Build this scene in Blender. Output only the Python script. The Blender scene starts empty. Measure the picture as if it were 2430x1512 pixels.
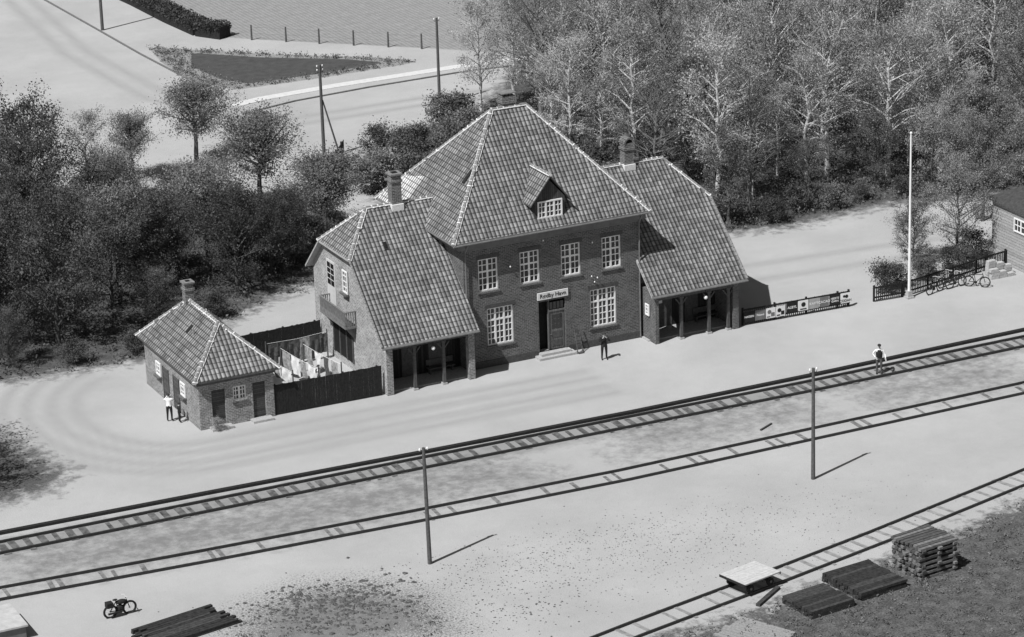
import bpy, numpy as np, math, random
from mathutils import Vector, Matrix
random.seed(7); rng=np.random.default_rng(7)
scn=bpy.context.scene; COL=bpy.context.collection
scn.view_settings.view_transform='Standard'; scn.view_settings.look='None'; scn.view_settings.exposure=0
# ---------------------------------------------------------------- camera
th,ph,ro=[math.radians(v) for v in (19.2,25.6261,-1.804)]
fw=Vector((math.sin(ph)*math.cos(th),math.cos(ph)*math.cos(th),-math.sin(th)))
r=Vector((math.cos(ph),-math.sin(ph),0)); u=r.cross(fw)
r2=r*math.cos(ro)+u*math.sin(ro); u2=-r*math.sin(ro)+u*math.cos(ro)
cd=bpy.data.cameras.new("camera"); cam=bpy.data.objects.new("camera",cd); COL.objects.link(cam)
M=Matrix((r2,u2,-fw)).transposed().to_4x4(); M.translation=Vector((-76.859,-166.482,67.178))
cam.matrix_world=M; cd.lens=36*7500/2430; cd.sensor_width=36; cd.clip_end=9000; cd.clip_start=1; scn.camera=cam
# ---------------------------------------------------------------- light
w=bpy.data.worlds.new("World"); scn.world=w; w.use_nodes=True; nt=w.node_tree
bg=nt.nodes["Background"]; sky=nt.nodes.new("ShaderNodeTexSky"); sky.sky_type='NISHITA'; sky.sun_disc=False
sky.sun_elevation=math.radians(53); sky.sun_rotation=math.radians(249)
bw=nt.nodes.new("ShaderNodeRGBToBW"); nt.links.new(sky.outputs[0],bw.inputs[0]); nt.links.new(bw.outputs[0],bg.inputs[0]); bg.inputs[1].default_value=0.05
sl=bpy.data.lights.new("sun",'SUN'); sl.energy=5.0; sl.angle=math.radians(.5); sl.color=(1,1,1)
so=bpy.data.objects.new("sun",sl); COL.objects.link(so)
so.rotation_euler=Vector((.563,.213,-.8)).to_track_quat('-Z','Y').to_euler()
# ---------------------------------------------------------------- materials
def G(v): return (v,v,v,1)
class NT:
    def __init__(s,name,rough=.85,spec=.2):
        s.m=bpy.data.materials.new(name); s.m.use_nodes=True; s.t=s.m.node_tree; s.b=s.t.nodes["Principled BSDF"]
        s.b.inputs['Roughness'].default_value=rough; s.b.inputs['Specular IOR Level'].default_value=spec
        s.pos=s.t.nodes.new("ShaderNodeNewGeometry").outputs['Position']
        s.uv=None
    def L(s,a,b): s.t.links.new(a,b)
    def n(s,typ,**k):
        x=s.t.nodes.new("ShaderNode"+typ)
        for a,b in k.items(): setattr(x,a,b)
        return x
    def UV(s):
        if s.uv is None: s.uv=s.n("UVMap").outputs[0]
        return s.uv
    def noise(s,scale,detail=3,rough=.55,vec=None,dist=0):
        x=s.n("TexNoise"); s.L(vec or s.pos,x.inputs['Vector']); x.inputs['Scale'].default_value=scale; x.inputs['Detail'].default_value=detail; x.inputs['Roughness'].default_value=rough; x.inputs['Distortion'].default_value=dist
        return x.outputs[0]
    def rr(s,v,a,b,c,d):
        x=s.n("MapRange"); s.set(x.inputs[0],v)
        for i,q in enumerate((a,b,c,d)): x.inputs[i+1].default_value=q
        return x.outputs[0]
    def set(s,inp,v):
        if isinstance(v,(int,float)): inp.default_value=v
        else: s.L(v,inp)
    def math(s,op,a,b=0,c=0):
        x=s.n("Math",operation=op); s.set(x.inputs[0],a); s.set(x.inputs[1],b)
        if op in('MULTIPLY_ADD',): s.set(x.inputs[2],c)
        return x.outputs[0]
    def mix(s,f,a,b):
        x=s.n("Mix"); s.set(x.inputs[0],f); s.set(x.inputs[2],a); s.set(x.inputs[3],b); return x.outputs[0]
    def col(s,v): 
        if isinstance(v,(int,float)): s.b.inputs['Base Color'].default_value=G(v)
        else: s.L(v,s.b.inputs['Base Color'])
    def bump(s,h,dist=.02,st=.6):
        x=s.n("Bump"); x.inputs['Strength'].default_value=st; x.inputs['Distance'].default_value=dist; s.L(h,x.inputs['Height']); s.L(x.outputs[0],s.b.inputs['Normal'])
def plain(name,a,b=None,scale=6,rough=.8,spec=.2,bump=0):
    k=NT(name,rough,spec)
    if b is None: b=a*1.35
    n=k.noise(scale,5,.65); k.col(k.rr(n,.3,.7,a,b))
    if bump: k.bump(n,bump)
    return k.m
def m_brick(name,lo,hi,mortar):
    k=NT(name,.9,.1); x=k.n("TexBrick"); k.L(k.UV(),x.inputs['Vector']); x.inputs['Scale'].default_value=1
    x.inputs['Brick Width'].default_value=.27; x.inputs['Row Height'].default_value=.1; x.inputs['Mortar Size'].default_value=.013
    x.inputs['Color1'].default_value=G(lo); x.inputs['Color2'].default_value=G(hi); x.inputs['Mortar'].default_value=G(mortar)
    n=k.noise(1.1,5,.7); n2=k.noise(12,3)
    f=k.math('MULTIPLY',k.rr(n,.25,.75,.72,1.25),k.rr(n2,.3,.7,.65,1.35))
    k.col(k.math('MULTIPLY',x.outputs[0],f)); k.bump(x.outputs[1],-.01,.5); return k.m
def m_tile(name,lo,hi):
    k=NT(name,.5,.45); s=k.n("SeparateXYZ"); k.L(k.UV(),s.inputs[0])
    U=k.math('DIVIDE',s.outputs[0],.27); V=k.math('DIVIDE',s.outputs[1],.35)
    fu=k.math('FRACT',U); fv=k.math('FRACT',V)
    c=k.n("CombineXYZ"); k.L(k.math('FLOOR',U),c.inputs[0]); k.L(k.math('FLOOR',V),c.inputs[1])
    wn=k.n("TexWhiteNoise",noise_dimensions='2D'); k.L(c.outputs[0],wn.inputs['Vector'])
    n=k.noise(.7,5,.7); n2=k.noise(3,4,.7)
    base=k.math('MULTIPLY',k.rr(wn.outputs[0],0,1,lo,hi),k.math('MULTIPLY',k.rr(n,.3,.7,.7,1.3),k.rr(n2,.3,.7,.8,1.25)))
    row=k.rr(fv,.04,.22,.15,1)  # shadow below each tile overlap, painted into the colour
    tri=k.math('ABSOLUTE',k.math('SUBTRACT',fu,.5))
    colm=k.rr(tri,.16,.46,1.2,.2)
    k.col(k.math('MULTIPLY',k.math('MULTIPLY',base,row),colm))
    h=k.math('ADD',k.math('COSINE',k.math('MULTIPLY',k.math('SUBTRACT',fu,.5),6.2832)),k.math('MULTIPLY',fv,-1.6)); k.bump(h,.025,.7); return k.m
def m_leaf(name,lo,hi,tr=.35,r0=.6,r1=1.3):
    k=NT(name,.6,.2); n=k.noise(1.1,2,.7); wn=k.noise(23,0)
    oi=k.n("ObjectInfo").outputs['Random']
    v=k.math('MULTIPLY',k.math('MULTIPLY',k.rr(n,.32,.68,lo,hi),k.rr(wn,.25,.75,.65,1.4)),k.rr(oi,0,1,r0,r1))
    k.col(v); t=k.n("BsdfTranslucent"); k.L(v,t.inputs[0]); mx=k.n("MixShader"); mx.inputs[0].default_value=tr
    k.L(k.b.outputs[0],mx.inputs[1]); k.L(t.outputs[0],mx.inputs[2]); k.L(mx.outputs[0],k.t.nodes["Material Output"].inputs[0]); return k.m
def m_planks(name,lo,hi,wd,axis=1):
    k=NT(name,.85,.15); s=k.n("SeparateXYZ"); k.L(k.UV(),s.inputs[0]); V=k.math('DIVIDE',s.outputs[axis],wd); f=k.math('FRACT',V)
    wn=k.n("TexWhiteNoise",noise_dimensions='1D'); k.L(k.math('FLOOR',V),wn.inputs['W'])
    k.col(k.math('MULTIPLY',k.math('MULTIPLY',k.rr(wn.outputs[0],0,1,lo,hi),k.rr(k.noise(8,4,.7),.3,.7,.75,1.25)),k.rr(f,0,.22,.25,1))); k.bump(f,.02,.6); return k.m
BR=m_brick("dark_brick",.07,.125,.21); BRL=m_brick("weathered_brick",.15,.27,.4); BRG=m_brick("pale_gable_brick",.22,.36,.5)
TI=m_tile("roof_pantile",.13,.25); MO=plain("lime_mortar",.6,.82,9); RT=plain("ridge_tile_clay",.14,.28,8)
WH=plain("white_paint",.72,.84,3); GL=NT("window_glass",.12,.6); GL.col(.02); GL=GL.m
DK=plain("tarred_wood",.014,.032,6); DKP=m_planks("tarred_planks",.02,.045,.18,0); WD=plain("brown_wood",.06,.12,7); GRW=plain("grey_wood",.2,.36,9); BLK=plain("shadowed_interior",.01,.02)
CN=plain("painted_cornice",.12,.19,2); DOOR=m_planks("door_wood",.12,.17,.14,0); ST=plain("stone_step",.3,.5,8)
ZI=plain("zinc_pipe",.12,.2,4,.5,.4); RAIL=plain("rail_steel",.018,.045,10,.6,.3); SLP=plain("sleeper_wood",.035,.2,2)
CHR=plain("bright_metal",.45,.6,4,.4,.5)
GLOBE=NT("opal_glass",.2,.5); GLOBE.col(.85); GLOBE=GLOBE.m
BARK=plain("dark_bark",.06,.13,9); BIR=plain("birch_bark",.3,.7,5)
LF1=m_leaf("spring_leaves",.17,.55,.42,.6,1.3); LF2=m_leaf("dark_leaves",.04,.17,.3); LF3=m_leaf("bush_leaves",.08,.26,.35); LF4=m_leaf("orchard_leaves",.14,.36,.38,.9,1.1)
SIDING=m_planks("weatherboard",.32,.42,.2,1); SHR=plain("felt_roof",.04,.08,5)
SKIN=plain("skin",.4,.5); TXW=plain("white_cloth",.75,.85); TXD=plain("dark_cloth",.015,.03); TXG=plain("grey_cloth",.07,.12); HAIR=plain("hair",.03,.05)
# ---------------------------------------------------------------- mesh builder
class MB:
    def __init__(s): s.v=[]; s.f=[]; s.m=[]
    def poly(s,pts,m=0):
        i=len(s.v); s.v+= [tuple(p) for p in pts]; s.f.append(tuple(range(i,i+len(pts)))); s.m.append(m)
    def hexa(s,c,m=0):
        i=len(s.v); s.v+=[tuple(p) for p in c]
        for q in ((0,3,2,1),(4,5,6,7),(0,1,5,4),(1,2,6,5),(2,3,7,6),(3,0,4,7)): s.f.append(tuple(i+k for k in q)); s.m.append(m)
    def box(s,x0,x1,y0,y1,z0,z1,m=0):
        s.hexa([(x0,y0,z0),(x1,y0,z0),(x1,y1,z0),(x0,y1,z0),(x0,y0,z1),(x1,y0,z1),(x1,y1,z1),(x0,y1,z1)],m)
    def boxf(s,O,U,N,a0,a1,b0,b1,c0,c1,m=0):
        O=Vector(O);U=Vector(U);N=Vector(N);Z=Vector((0,0,1))
        s.hexa([O+U*a+N*b+Z*c for c in (c0,c1) for a,b in ((a0,b0),(a1,b0),(a1,b1),(a0,b1))],m)
    def tube(s,p0,p1,r0,r1=None,n=6,m=0,caps=True):
        r1=r0 if r1 is None else r1; p0=Vector(p0);p1=Vector(p1); d=(p1-p0)
        if d.length<1e-6: return
        d.normalize(); a=d.orthogonal().normalized(); b=d.cross(a); i=len(s.v)
        for p,rad in((p0,r0),(p1,r1)):
            for k in range(n):
                t=2*math.pi*k/n; s.v.append(tuple(p+(a*math.cos(t)+b*math.sin(t))*rad))
        for k in range(n):
            s.f.append((i+k,i+(k+1)%n,i+n+(k+1)%n,i+n+k)); s.m.append(m)
        if caps:
            s.f.append(tuple(i+k for k in range(n))[::-1]); s.m.append(m); s.f.append(tuple(i+n+k for k in range(n))); s.m.append(m)
    def path(s,pts,rad,n=6,m=0):
        for a,b in zip(pts[:-1],pts[1:]): s.tube(a,b,rad,rad,n,m)
    def ball(s,c,rx,ry=None,rz=None,m=0,nu=10,nv=6,jit=0):
        ry=ry or rx; rz=rz or rx; i=len(s.v); c=Vector(c)
        for a in range(nv+1):
            t=math.pi*a/nv
            for b in range(nu):
                q=2*math.pi*b/nu; j=1+random.uniform(-jit,jit)
                s.v.append((c.x+rx*j*math.sin(t)*math.cos(q),c.y+ry*j*math.sin(t)*math.sin(q),c.z+rz*j*math.cos(t)))
        for a in range(nv):
            for b in range(nu):
                s.f.append((i+a*nu+b,i+a*nu+(b+1)%nu,i+(a+1)*nu+(b+1)%nu,i+(a+1)*nu+b)); s.m.append(m)
    def prism(s,pts,dz,mt=0,ms=1):
        P=[Vector(p) for p in pts]; Q=[p-Vector((0,0,dz)) for p in P]
        s.poly(P,mt); s.poly(Q[::-1],ms)
        for k in range(len(P)):
            j=(k+1)%len(P); s.poly([P[k],Q[k],Q[j],P[j]],ms)
    def mesh(s,name,mats,uv=True,smooth=False):
        me=bpy.data.meshes.new(name); me.from_pydata(s.v,[],s.f)
        for x in mats: me.materials.append(x)
        me.polygons.foreach_set("material_index",s.m)
        if smooth: me.polygons.foreach_set("use_smooth",[True]*len(s.f))
        if uv:
            L=me.uv_layers.new(name="UVMap"); d=L.data
            for p in me.polygons:
                n=p.normal
                if abs(n.z)>.98: t=Vector((1,0,0)); b=Vector((0,1,0))
                else:
                    t=Vector((-n.y,n.x,0)).normalized(); b=n.cross(t)
                    if b.z<0: b=-b
                for li in p.loop_indices:
                    co=me.vertices[me.loops[li].vertex_index].co; d[li].uv=(co.dot(t),co.dot(b))
        me.update(); return me
def obj(name,me,parent=None,loc=(0,0,0),rot=0,label=None):
    o=bpy.data.objects.new(name,me); COL.objects.link(o); o.location=loc
    if rot: o.rotation_euler=(0,0,rot)
    if parent: o.parent=parent
    if label: o["label"]=label
    return o
def tag(o,label,cat,group=None):
    o["label"]=label; o["category"]=cat
    if group: o["group"]=group
    return o
def thing(name,label,cat,loc=(0,0,0),rot=0,group=None):
    o=obj(name,None,None,loc,rot); o.empty_display_size=.5; return tag(o,label,cat,group)
def clone(root,loc,rot=0,scale=None,label=None):
    n=root.copy(); COL.objects.link(n); n.location=loc; n.rotation_euler=(0,0,rot)
    if scale is not None: n.scale=scale if hasattr(scale,'__len__') else (scale,)*3
    for c in root.children:
        k=c.copy(); COL.objects.link(k); k.parent=n
        for g in c.children:
            h=g.copy(); COL.objects.link(h); h.parent=k
    if label: n["label"]=label
    return n
def text_mesh(body,size,mat,name="lettering"):
    c=bpy.data.curves.new("tmp",'FONT'); c.body=body; c.size=size; c.align_x='CENTER'; c.align_y='CENTER'; c.extrude=.004; c.offset=size*.012
    o=bpy.data.objects.new("tmp",c); COL.objects.link(o); dg=bpy.context.evaluated_depsgraph_get()
    me=bpy.data.meshes.new_from_object(o.evaluated_get(dg)); bpy.data.objects.remove(o); me.materials.clear(); me.materials.append(mat); me.name=name; return me
# ---------------------------------------------------------------- ground
def sdist(P,poly):
    poly=np.array(poly,float); n=len(poly); d=np.full(len(P),1e9); ins=np.zeros(len(P),bool)
    for i in range(n):
        a=poly[i]; b=poly[(i+1)%n]; ab=b-a; t=np.clip(((P-a)@ab)/(ab@ab),0,1); q=a+t[:,None]*ab
        d=np.minimum(d,np.hypot(*(P-q).T))
        c=((a[1]>P[:,1])!=(b[1]>P[:,1])); xi=(b[0]-a[0])*(P[:,1]-a[1])/((b[1]-a[1])+1e-12)+a[0]; ins^=c&(P[:,0]<xi)
    return np.where(ins,d,-d)
WOODS_L=[(-60,13),(-25.6,13),(-17,12.3),(-12,14.5),(-7,18),(-.4,22),(4,26),(6,32),(5,39),(2,42),(-3,46),(-8,50),(-12,55),(-18,62),(-60,62)]
FOREST=[(27,16),(30.7,14.8),(40.8,15.5),(49.6,12.5),(60,14),(160,14),(160,200),(60,200),(46,90),(38,70),(33,62),(28,56),(21,52),(14,48),(11,43),(9.5,34),(14,28),(22,22)]
FIELD=[(16,140),(17,106),(18.4,87.5),(19.7,86),(31.3,74.8),(42,64),(70,90),(60,140)]
BED=[(11,88.3),(10.2,82),(10.1,76.5),(12.2,70.6),(20,70.3),(29,70.7),(26.6,74),(20,79.3),(13.8,85.5)]
LAWN=[(13.6,84.3),(11.9,80),(12.5,74.5),(14,71.9),(20,71.7),(26.5,72.0),(24,75),(18,79.6)]
GR_R=[(-12,-40.6),(-8.6,-39.9),(-2.6,-39.4),(6.5,-37.3),(17.1,-34.4),(45,-27),(60,-60),(-14,-60)]
GR_C=[(-25,-26.2),(-21.5,-25.0),(-18.3,-26.3),(-16.5,-29.5),(-17,-34),(-27,-34),(-27,-29)]
GR_SHADE_L=[(-60,5.5),(-29.2,4.4),(-27.8,1),(-27.2,-3.6),(-29,-5.6),(-34,-6.2),(-60,-8)]  # grass at the left edge, tree shadow painted into its dark ground colour
xs=np.concatenate([[-4000,-1500,-500,-200,-100],np.arange(-60,110,.5),[130,200,500,1500,4000]])
ys=np.concatenate([[-1500,-500,-200,-100],np.arange(-60,125,.5),[150,220,500,1500,6000]])
X,Y=np.meshgrid(xs,ys); P=np.stack([X.ravel(),Y.ravel()],1); nx,ny=len(xs),len(ys)
V=np.column_stack([P,np.zeros(len(P))]).tolist()
I=np.arange(nx*ny).reshape(ny,nx); F=np.stack([I[:-1,:-1],I[:-1,1:],I[1:,1:],I[1:,:-1]],-1).reshape(-1,4).tolist()
me=bpy.data.meshes.new("ground"); me.from_pydata(V,[],F)
def attr(name,polys,wid):
    a=np.full(len(P),-1e9)
    for q in polys: a=np.maximum(a,sdist(P,q))
    A=me.attributes.new(name,'FLOAT','POINT'); A.data.foreach_set("value",np.clip(.5+a/wid,0,1).astype(np.float32))
attr("woods_and_shade",[WOODS_L,FOREST,GR_SHADE_L],5); attr("grass",[GR_R],4); attr("weed",[GR_C],5); attr("field",[FIELD],1.2); attr("bed",[BED],.8); attr("lawn",[LAWN],.8)
attr("stain",[[(-34,-13.5),(-6,-14),(-4,-17.5),(-20,-18.2),(-34,-17)],[(4,-14.5),(14,-15),(14,-17),(2,-17)],[(19,-15),(28,-15),(28,-18),(19,-17.5)]],6)
attr("bal",[[(-60,-13.3),(-34,-13.5),(-9,-14),(16,-14.6),(80,-14.7),(80,-12.0),(16,-11.9),(-9,-11.4),(-34,-10.9),(-60,-10.7)]],1.5)
attr("yard",[[(-60,-12.5),(80,-13.5),(80,-60),(-60,-60)]],6)
def polyd(lines):
    d=np.full(len(P),1e9)
    for ln in lines:
        ln=np.array(ln,float)
        for a,b in zip(ln[:-1],ln[1:]):
            ab=b-a; t=np.clip(((P-a)@ab)/(ab@ab),0,1); d=np.minimum(d,np.hypot(*(P-(a+t[:,None]*ab)).T))
    return d
def arc(cx,cy,rx,ry,a0,a1,n=18): return [(cx+rx*math.cos(math.radians(a0+(a1-a0)*i/n)),cy+ry*math.sin(math.radians(a0+(a1-a0)*i/n))) for i in range(n+1)]
R_=[arc(-18.5,4,rx,ry,110,268)+[(-10,3.9-ry),(6,3.2-ry)] for rx,ry in ((5.2,6.9),(6.7,8.3),(8.2,9.9),(9.6,11.2))]+[[(8,112),(6,90),(7,72),(12,60),(24,60),(44,58)],[(6,112),(4,90),(5,72),(11,58),(24,58),(44,56)],[(24,9),(34,8),(60,4)],[(24,6),(34,5),(60,1)]]
A=me.attributes.new("rut",'FLOAT','POINT'); A.data.foreach_set("value",np.clip(1-polyd(R_)/.8,0,1).astype(np.float32))
k=NT("gravel_ground",.95,.08)
def at(n): x=k.n("Attribute"); x.attribute_name=n; return x.outputs['Fac']
n1=k.noise(.12,5,.6); n2=k.noise(1.2,6,.7); n3=k.noise(9,4,.75); n4=k.noise(30,2); n5=k.noise(16,3,.8)
base=k.math('MULTIPLY',k.math('MULTIPLY',k.rr(n1,.3,.7,.39,.48),k.rr(n2,.3,.7,.97,1.03)),k.math('MULTIPLY',k.rr(n5,.3,.7,.8,1.16),k.rr(n4,.3,.7,.78,1.17)))
spk=k.rr(n5,.56,.68,0,.5); base=k.math('MULTIPLY',base,k.math('SUBTRACT',1,k.math('MULTIPLY',spk,k.math('MULTIPLY_ADD',at("yard"),.75,.12))))
base=k.math('MULTIPLY',base,k.math('SUBTRACT',1,k.math('MULTIPLY',at("rut"),k.rr(n1,.35,.65,.1,.26))))
def msk(a,sh=.35,amp=1.2,nn=None):
    v=k.math('ADD',a,k.math('MULTIPLY',k.math('SUBTRACT',nn or n2,.5),amp)); return k.math('MULTIPLY',k.rr(v,.5-sh/2,.5+sh/2,0,1),k.rr(a,0,.2,0,1))
c=base
c=k.mix(k.math('MULTIPLY',msk(at("stain"),.9,2.6),.7),c,.12)
c=k.mix(k.math('MULTIPLY',msk(at("bal"),.6,2.0),.5),c,.17)
fr=k.n("TexWave"); fr.inputs['Scale'].default_value=.8; fr.inputs['Distortion'].default_value=2; k.L(k.pos,fr.inputs['Vector'])
c=k.mix(msk(at("field"),.3,.3),c,k.math('MULTIPLY',k.rr(fr.outputs[1],0,1,.24,.3),k.math('MULTIPLY',k.rr(n3,.3,.7,.75,1.25),k.rr(n2,.3,.7,.85,1.15))))
c=k.mix(msk(at("bed"),.2,.5),c,k.rr(n3,.35,.65,.12,.42))
c=k.mix(msk(at("lawn"),.2,.4),c,k.math('MULTIPLY',k.rr(n4,.3,.7,.05,.1),k.rr(n2,.3,.7,.8,1.3)))
gcol=k.math('MULTIPLY',k.rr(n3,.3,.7,.03,.17),k.rr(n2,.3,.7,.5,1.5))
c=k.mix(k.math('MULTIPLY',msk(at("weed"),.3,4.2,n3),.75),c,gcol)
c=k.mix(msk(at("grass"),.4,2.2),c,gcol); c=k.mix(msk(at("woods_and_shade"),.4,1.6),c,k.math('MULTIPLY',k.rr(n3,.3,.7,.035,.11),k.rr(n2,.3,.7,.5,1.9)))
k.col(c); k.bump(k.math('ADD',n3,k.math('MULTIPLY',n4,.6)),.03,.5)
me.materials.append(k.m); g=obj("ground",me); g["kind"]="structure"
def strip(pts,wd,z0,z1,me_name,mat):
    b=MB(); P=[Vector(p) for p in pts]; Ls=[]; 
    for i,p in enumerate(P):
        d=(P[min(i+1,len(P)-1)]-P[max(i-1,0)]).normalized(); n=Vector((-d.y,d.x)); Ls.append((p+n*wd/2,p-n*wd/2))
    for (a,a2),(c_,c2) in zip(Ls[:-1],Ls[1:]):
        b.hexa([(q.x,q.y,z) for z in (z0,z1) for q in (a,a2,c2,c_)])
    return b.mesh(me_name,[mat])
PAV=plain("pale_pavement",.55,.68,3); KERB=plain("kerb_stone",.1,.2,5)
o=obj("pavement",strip([(10.3,66.0),(13,66.8),(20,67.3),(31,67.4),(40,66.5),(60,62)],1.1,-.1,.05,"pavement",PAV)); o["kind"]="structure"
for pts in ([(8.9,112),(9.3,98),(9.6,86),(10.1,76.5),(11.0,70)],[(10,63.2),(15.1,64.6),(22,65.3),(31,65.6),(45,64)]):
    o=obj("kerb",strip(pts,.16,-.1,.1,"kerb",KERB)); o["kind"]="structure"
PE=[(-60,-9.9),(-33.4,-10.2),(-21,-10.6),(-8.4,-11.1),(5.1,-11.55),(17.6,-11.6),(32.9,-11.4),(80,-11.2)]
o=obj("platform_edge",strip(PE,.3,-.1,.16,"platform_edge",DK)); o["kind"]="structure"
# ---------------------------------------------------------------- tracks
def interp(pts,x):
    return float(np.interp(x,[p[0] for p in pts],[p[1] for p in pts]))
def track(label,near,sl_fn,smat=SLP,e0=-.35,e1=1.85,rw=.12,ztop=.05,hw=(.09,.14)):
    t=thing("railway_track",label,"railway track",group="railway tracks of the station yard")
    P=[Vector(p) for p in near]; far=[]
    for i,p in enumerate(P):
        d=(P[min(i+1,len(P)-1)]-P[max(i-1,0)]).normalized(); far.append(p+Vector((-d.y,d.x))*1.5)
    for pp in (P,far):
        obj("rail",strip(pp,rw,.0,.15,"rail",RAIL),t)
    b=MB()
    for x in sl_fn():
        y=interp(near,x); y2=interp(near,x+.5); a=math.atan2(y2-y,.5)+random.uniform(-.04,.04); U=Vector((math.cos(a),math.sin(a),0)); N=Vector((-U.y,U.x,0)); O=Vector((x,y,0))
        ww=random.uniform(*hw); j=random.uniform(-.12,.12)
        b.boxf(O+U*j,U,N,-ww,ww,e0+random.uniform(-.2,.2),e1+random.uniform(-.25,.2),-.05,random.uniform(.015,ztop))
    s=obj("sleepers",b.mesh("sleepers",[smat]),t); s["kind"]="stuff"
T1=[(-60,-12.7),(-34,-12.9),(-22,-13.1),(-9.4,-13.3),(4,-13.6),(16,-13.9),(31,-13.9),(80,-14)]
T2=[(-60,-18),(-36,-18.8),(-24.7,-19.6),(-12.6,-20.3),(.1,-20.8),(12.2,-20.75),(26.5,-20.7),(80,-20.5)]
T3=[(-25,-43.2),(-8.9,-39.2),(-.3,-37.3),(7.8,-35.4),(18.1,-32.7),(45,-25.5)]
track("main railway track of dark steel rails beside the platform",T1,lambda:[x for x in np.arange(-44,60,.78) if random.random()<.96],SLP,-.12,1.5,.13,.04,(.1,.22))
def s2():
    out=[]; x=-40
    while x<50:
        out.append(x)
        if random.random()<.5: out.append(x+.65)
        x+=random.uniform(1.5,4.0)
    return out
track("second railway track sunk into pale gravel",T2,s2,plain("half_buried_sleeper",.07,.28,2.5),.05,1.45,.1,.03)
track("curving side track with pale half buried sleepers",T3,lambda:[x for x in np.arange(-20,35,.95) if random.random()<.8],plain("dusty_sleeper",.16,.36,3),-.1,1.7,.1,.035)
# ---------------------------------------------------------------- wall with holes (facade in XZ plane at y, facing -Y)
def wall_holes(b,x0,x1,z0,z1,y,holes,rev=.14,m=0,mi=1,back=True):
    xc=sorted({x0,x1,*[h[0] for h in holes],*[h[1] for h in holes]}); zc=sorted({z0,z1,*[h[2] for h in holes],*[h[3] for h in holes]})
    for a,c in zip(xc[:-1],xc[1:]):
        for e,f in zip(zc[:-1],zc[1:]):
            mx,mz=(a+c)/2,(e+f)/2
            if any(h[0]<mx<h[1] and h[2]<mz<h[3] for h in holes): continue
            b.poly([(a,y,e),(c,y,e),(c,y,f),(a,y,f)],m)
    for h in holes:
        a,c,e,f=h
        for q in ([(a,e),(a,f)],[(c,f),(c,e)],[(a,f),(c,f)],[(c,e),(a,e)]):
            (p1,q1),(p2,q2)=q; b.poly([(p1,y,q1),(p2,y,q2),(p2,y+rev,q2),(p1,y+rev,q1)],m)
def window(parent,O,U,N,w_,h_,cols,rows,thick_c=(),thick_r=(),sill=True,label=None,fr=.09,name="window"):
    b=MB(); B=.05
    b.boxf(O,U,N,0,w_,-.06,-.04,0,h_,1)
    b.boxf(O,U,N,0,fr,-.039,.03,0,h_); b.boxf(O,U,N,w_-fr,w_,-.039,.03,0,h_); b.boxf(O,U,N,fr,w_-fr,-.039,.03,0,fr); b.boxf(O,U,N,fr,w_-fr,-.039,.03,h_-fr,h_)
    for i in range(1,cols):
        t=.06 if i in thick_c else .026; x=w_*i/cols; b.boxf(O,U,N,x-t,x+t,-.038,.02 if i in thick_c else .0,fr,h_-fr)
    for j in range(1,rows):
        t=.055 if j in thick_r else .026; z=h_*j/rows; b.boxf(O,U,N,fr,w_-fr,-.0375,.015 if j in thick_r else -.005,z-t,z+t)
    o=obj(name,b.mesh("window",[WH,GL],uv=False),parent,label=label)
    if sill:
        s=MB(); s.boxf(O,U,N,-.08,w_+.08,-.03,.2,-.12,-.003); obj("sill",s.mesh("sill",[BR]),o)
    return o
UX=Vector((1,0,0)); NY=Vector((0,-1,0)); UYn=Vector((0,-1,0)); NXn=Vector((-1,0,0))
# ================================================================ STATION
S=thing("station_building","two storey dark brick station with steep tiled hip roof and porches","railway station")
b=MB(); x0,x1,D,Hh=-.2,12.0,10.5,8.35
up=[(.8,2.15,4.95,7.05),(3.65,5.0,4.95,7.05),(6.5,7.85,4.95,7.05),(9.35,10.7,4.95,7.05)]
lo=[(1.3,3.1,1.35,3.8),(8.45,10.3,1.25,3.75)]; dr=(4.85,6.7,.3,3.6)
wall_holes(b,x0,x1,0,Hh,0,up+lo+[dr])
b.poly([(x0,D,0),(x0,0,0),(x0,0,Hh),(x0,D,Hh)]); b.poly([(x1,0,0),(x1,D,0),(x1,D,Hh),(x1,0,Hh)]); b.poly([(x1,D,0),(x0,D,0),(x0,D,Hh),(x1,D,Hh)])
b.box(x0-.04,4.7,-.05,-.003,-.1,.45,1); b.box(6.85,x1+.04,-.05,-.003,-.1,.45,1)
for h in up+lo: b.box(h[0]-.12,h[1]+.12,-.02,-.003,h[3]+.003,h[3]+.26,1)
obj("wall",b.mesh("wall",[BR,plain("dark_soldier_brick",.05,.1,9)]),S)
for h in up: window(S,(h[0],.12,h[2]),UX,NY,h[1]-h[0],h[3]-h[2],4,5,(2,),(3,))
for h in lo: window(S,(h[0],.12,h[2]),UX,NY,h[1]-h[0],h[3]-h[2],6,6,(2,4),(4,))
# door recess
b=MB(); b.box(4.85,6.7,.5,.55,.3,3.6,1); b.box(5.62,6.66,.14,.2,.32,2.75,0); b.box(5.55,5.62,.1,.26,.3,3.55,0); b.box(5.62,6.7,.1,.24,2.78,2.9,0)
for zz in (.5,1.05): b.box(5.78,6.5,.12,.139,zz,zz+.42,2)
for i in range(3):
    for j in range(3): b.box(5.8+i*.25,6.0+i*.25,.125,.139,1.65+j*.33,1.92+j*.33,3)
for i in range(4): b.box(5.68+i*.25,5.88+i*.25,.14,.16,2.95,3.4,3)
d=obj("door",b.mesh("door",[DOOR,BLK,WD,GL]),S)
hb=MB(); hb.ball((5.72,.1,1.3),.04); obj("handle",hb.mesh("handle",[ZI]),d)
b=MB(); b.box(4.5,7.1,-.75,-.06,-.05,.15); b.box(4.75,6.85,-.45,-.058,.15,.3); b.poly([(4.85,-.05,.3),(6.7,-.05,.3),(6.7,.5,.3),(4.85,.5,.3)]); obj("door_step",b.mesh("door_step",[ST]),S)
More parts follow.
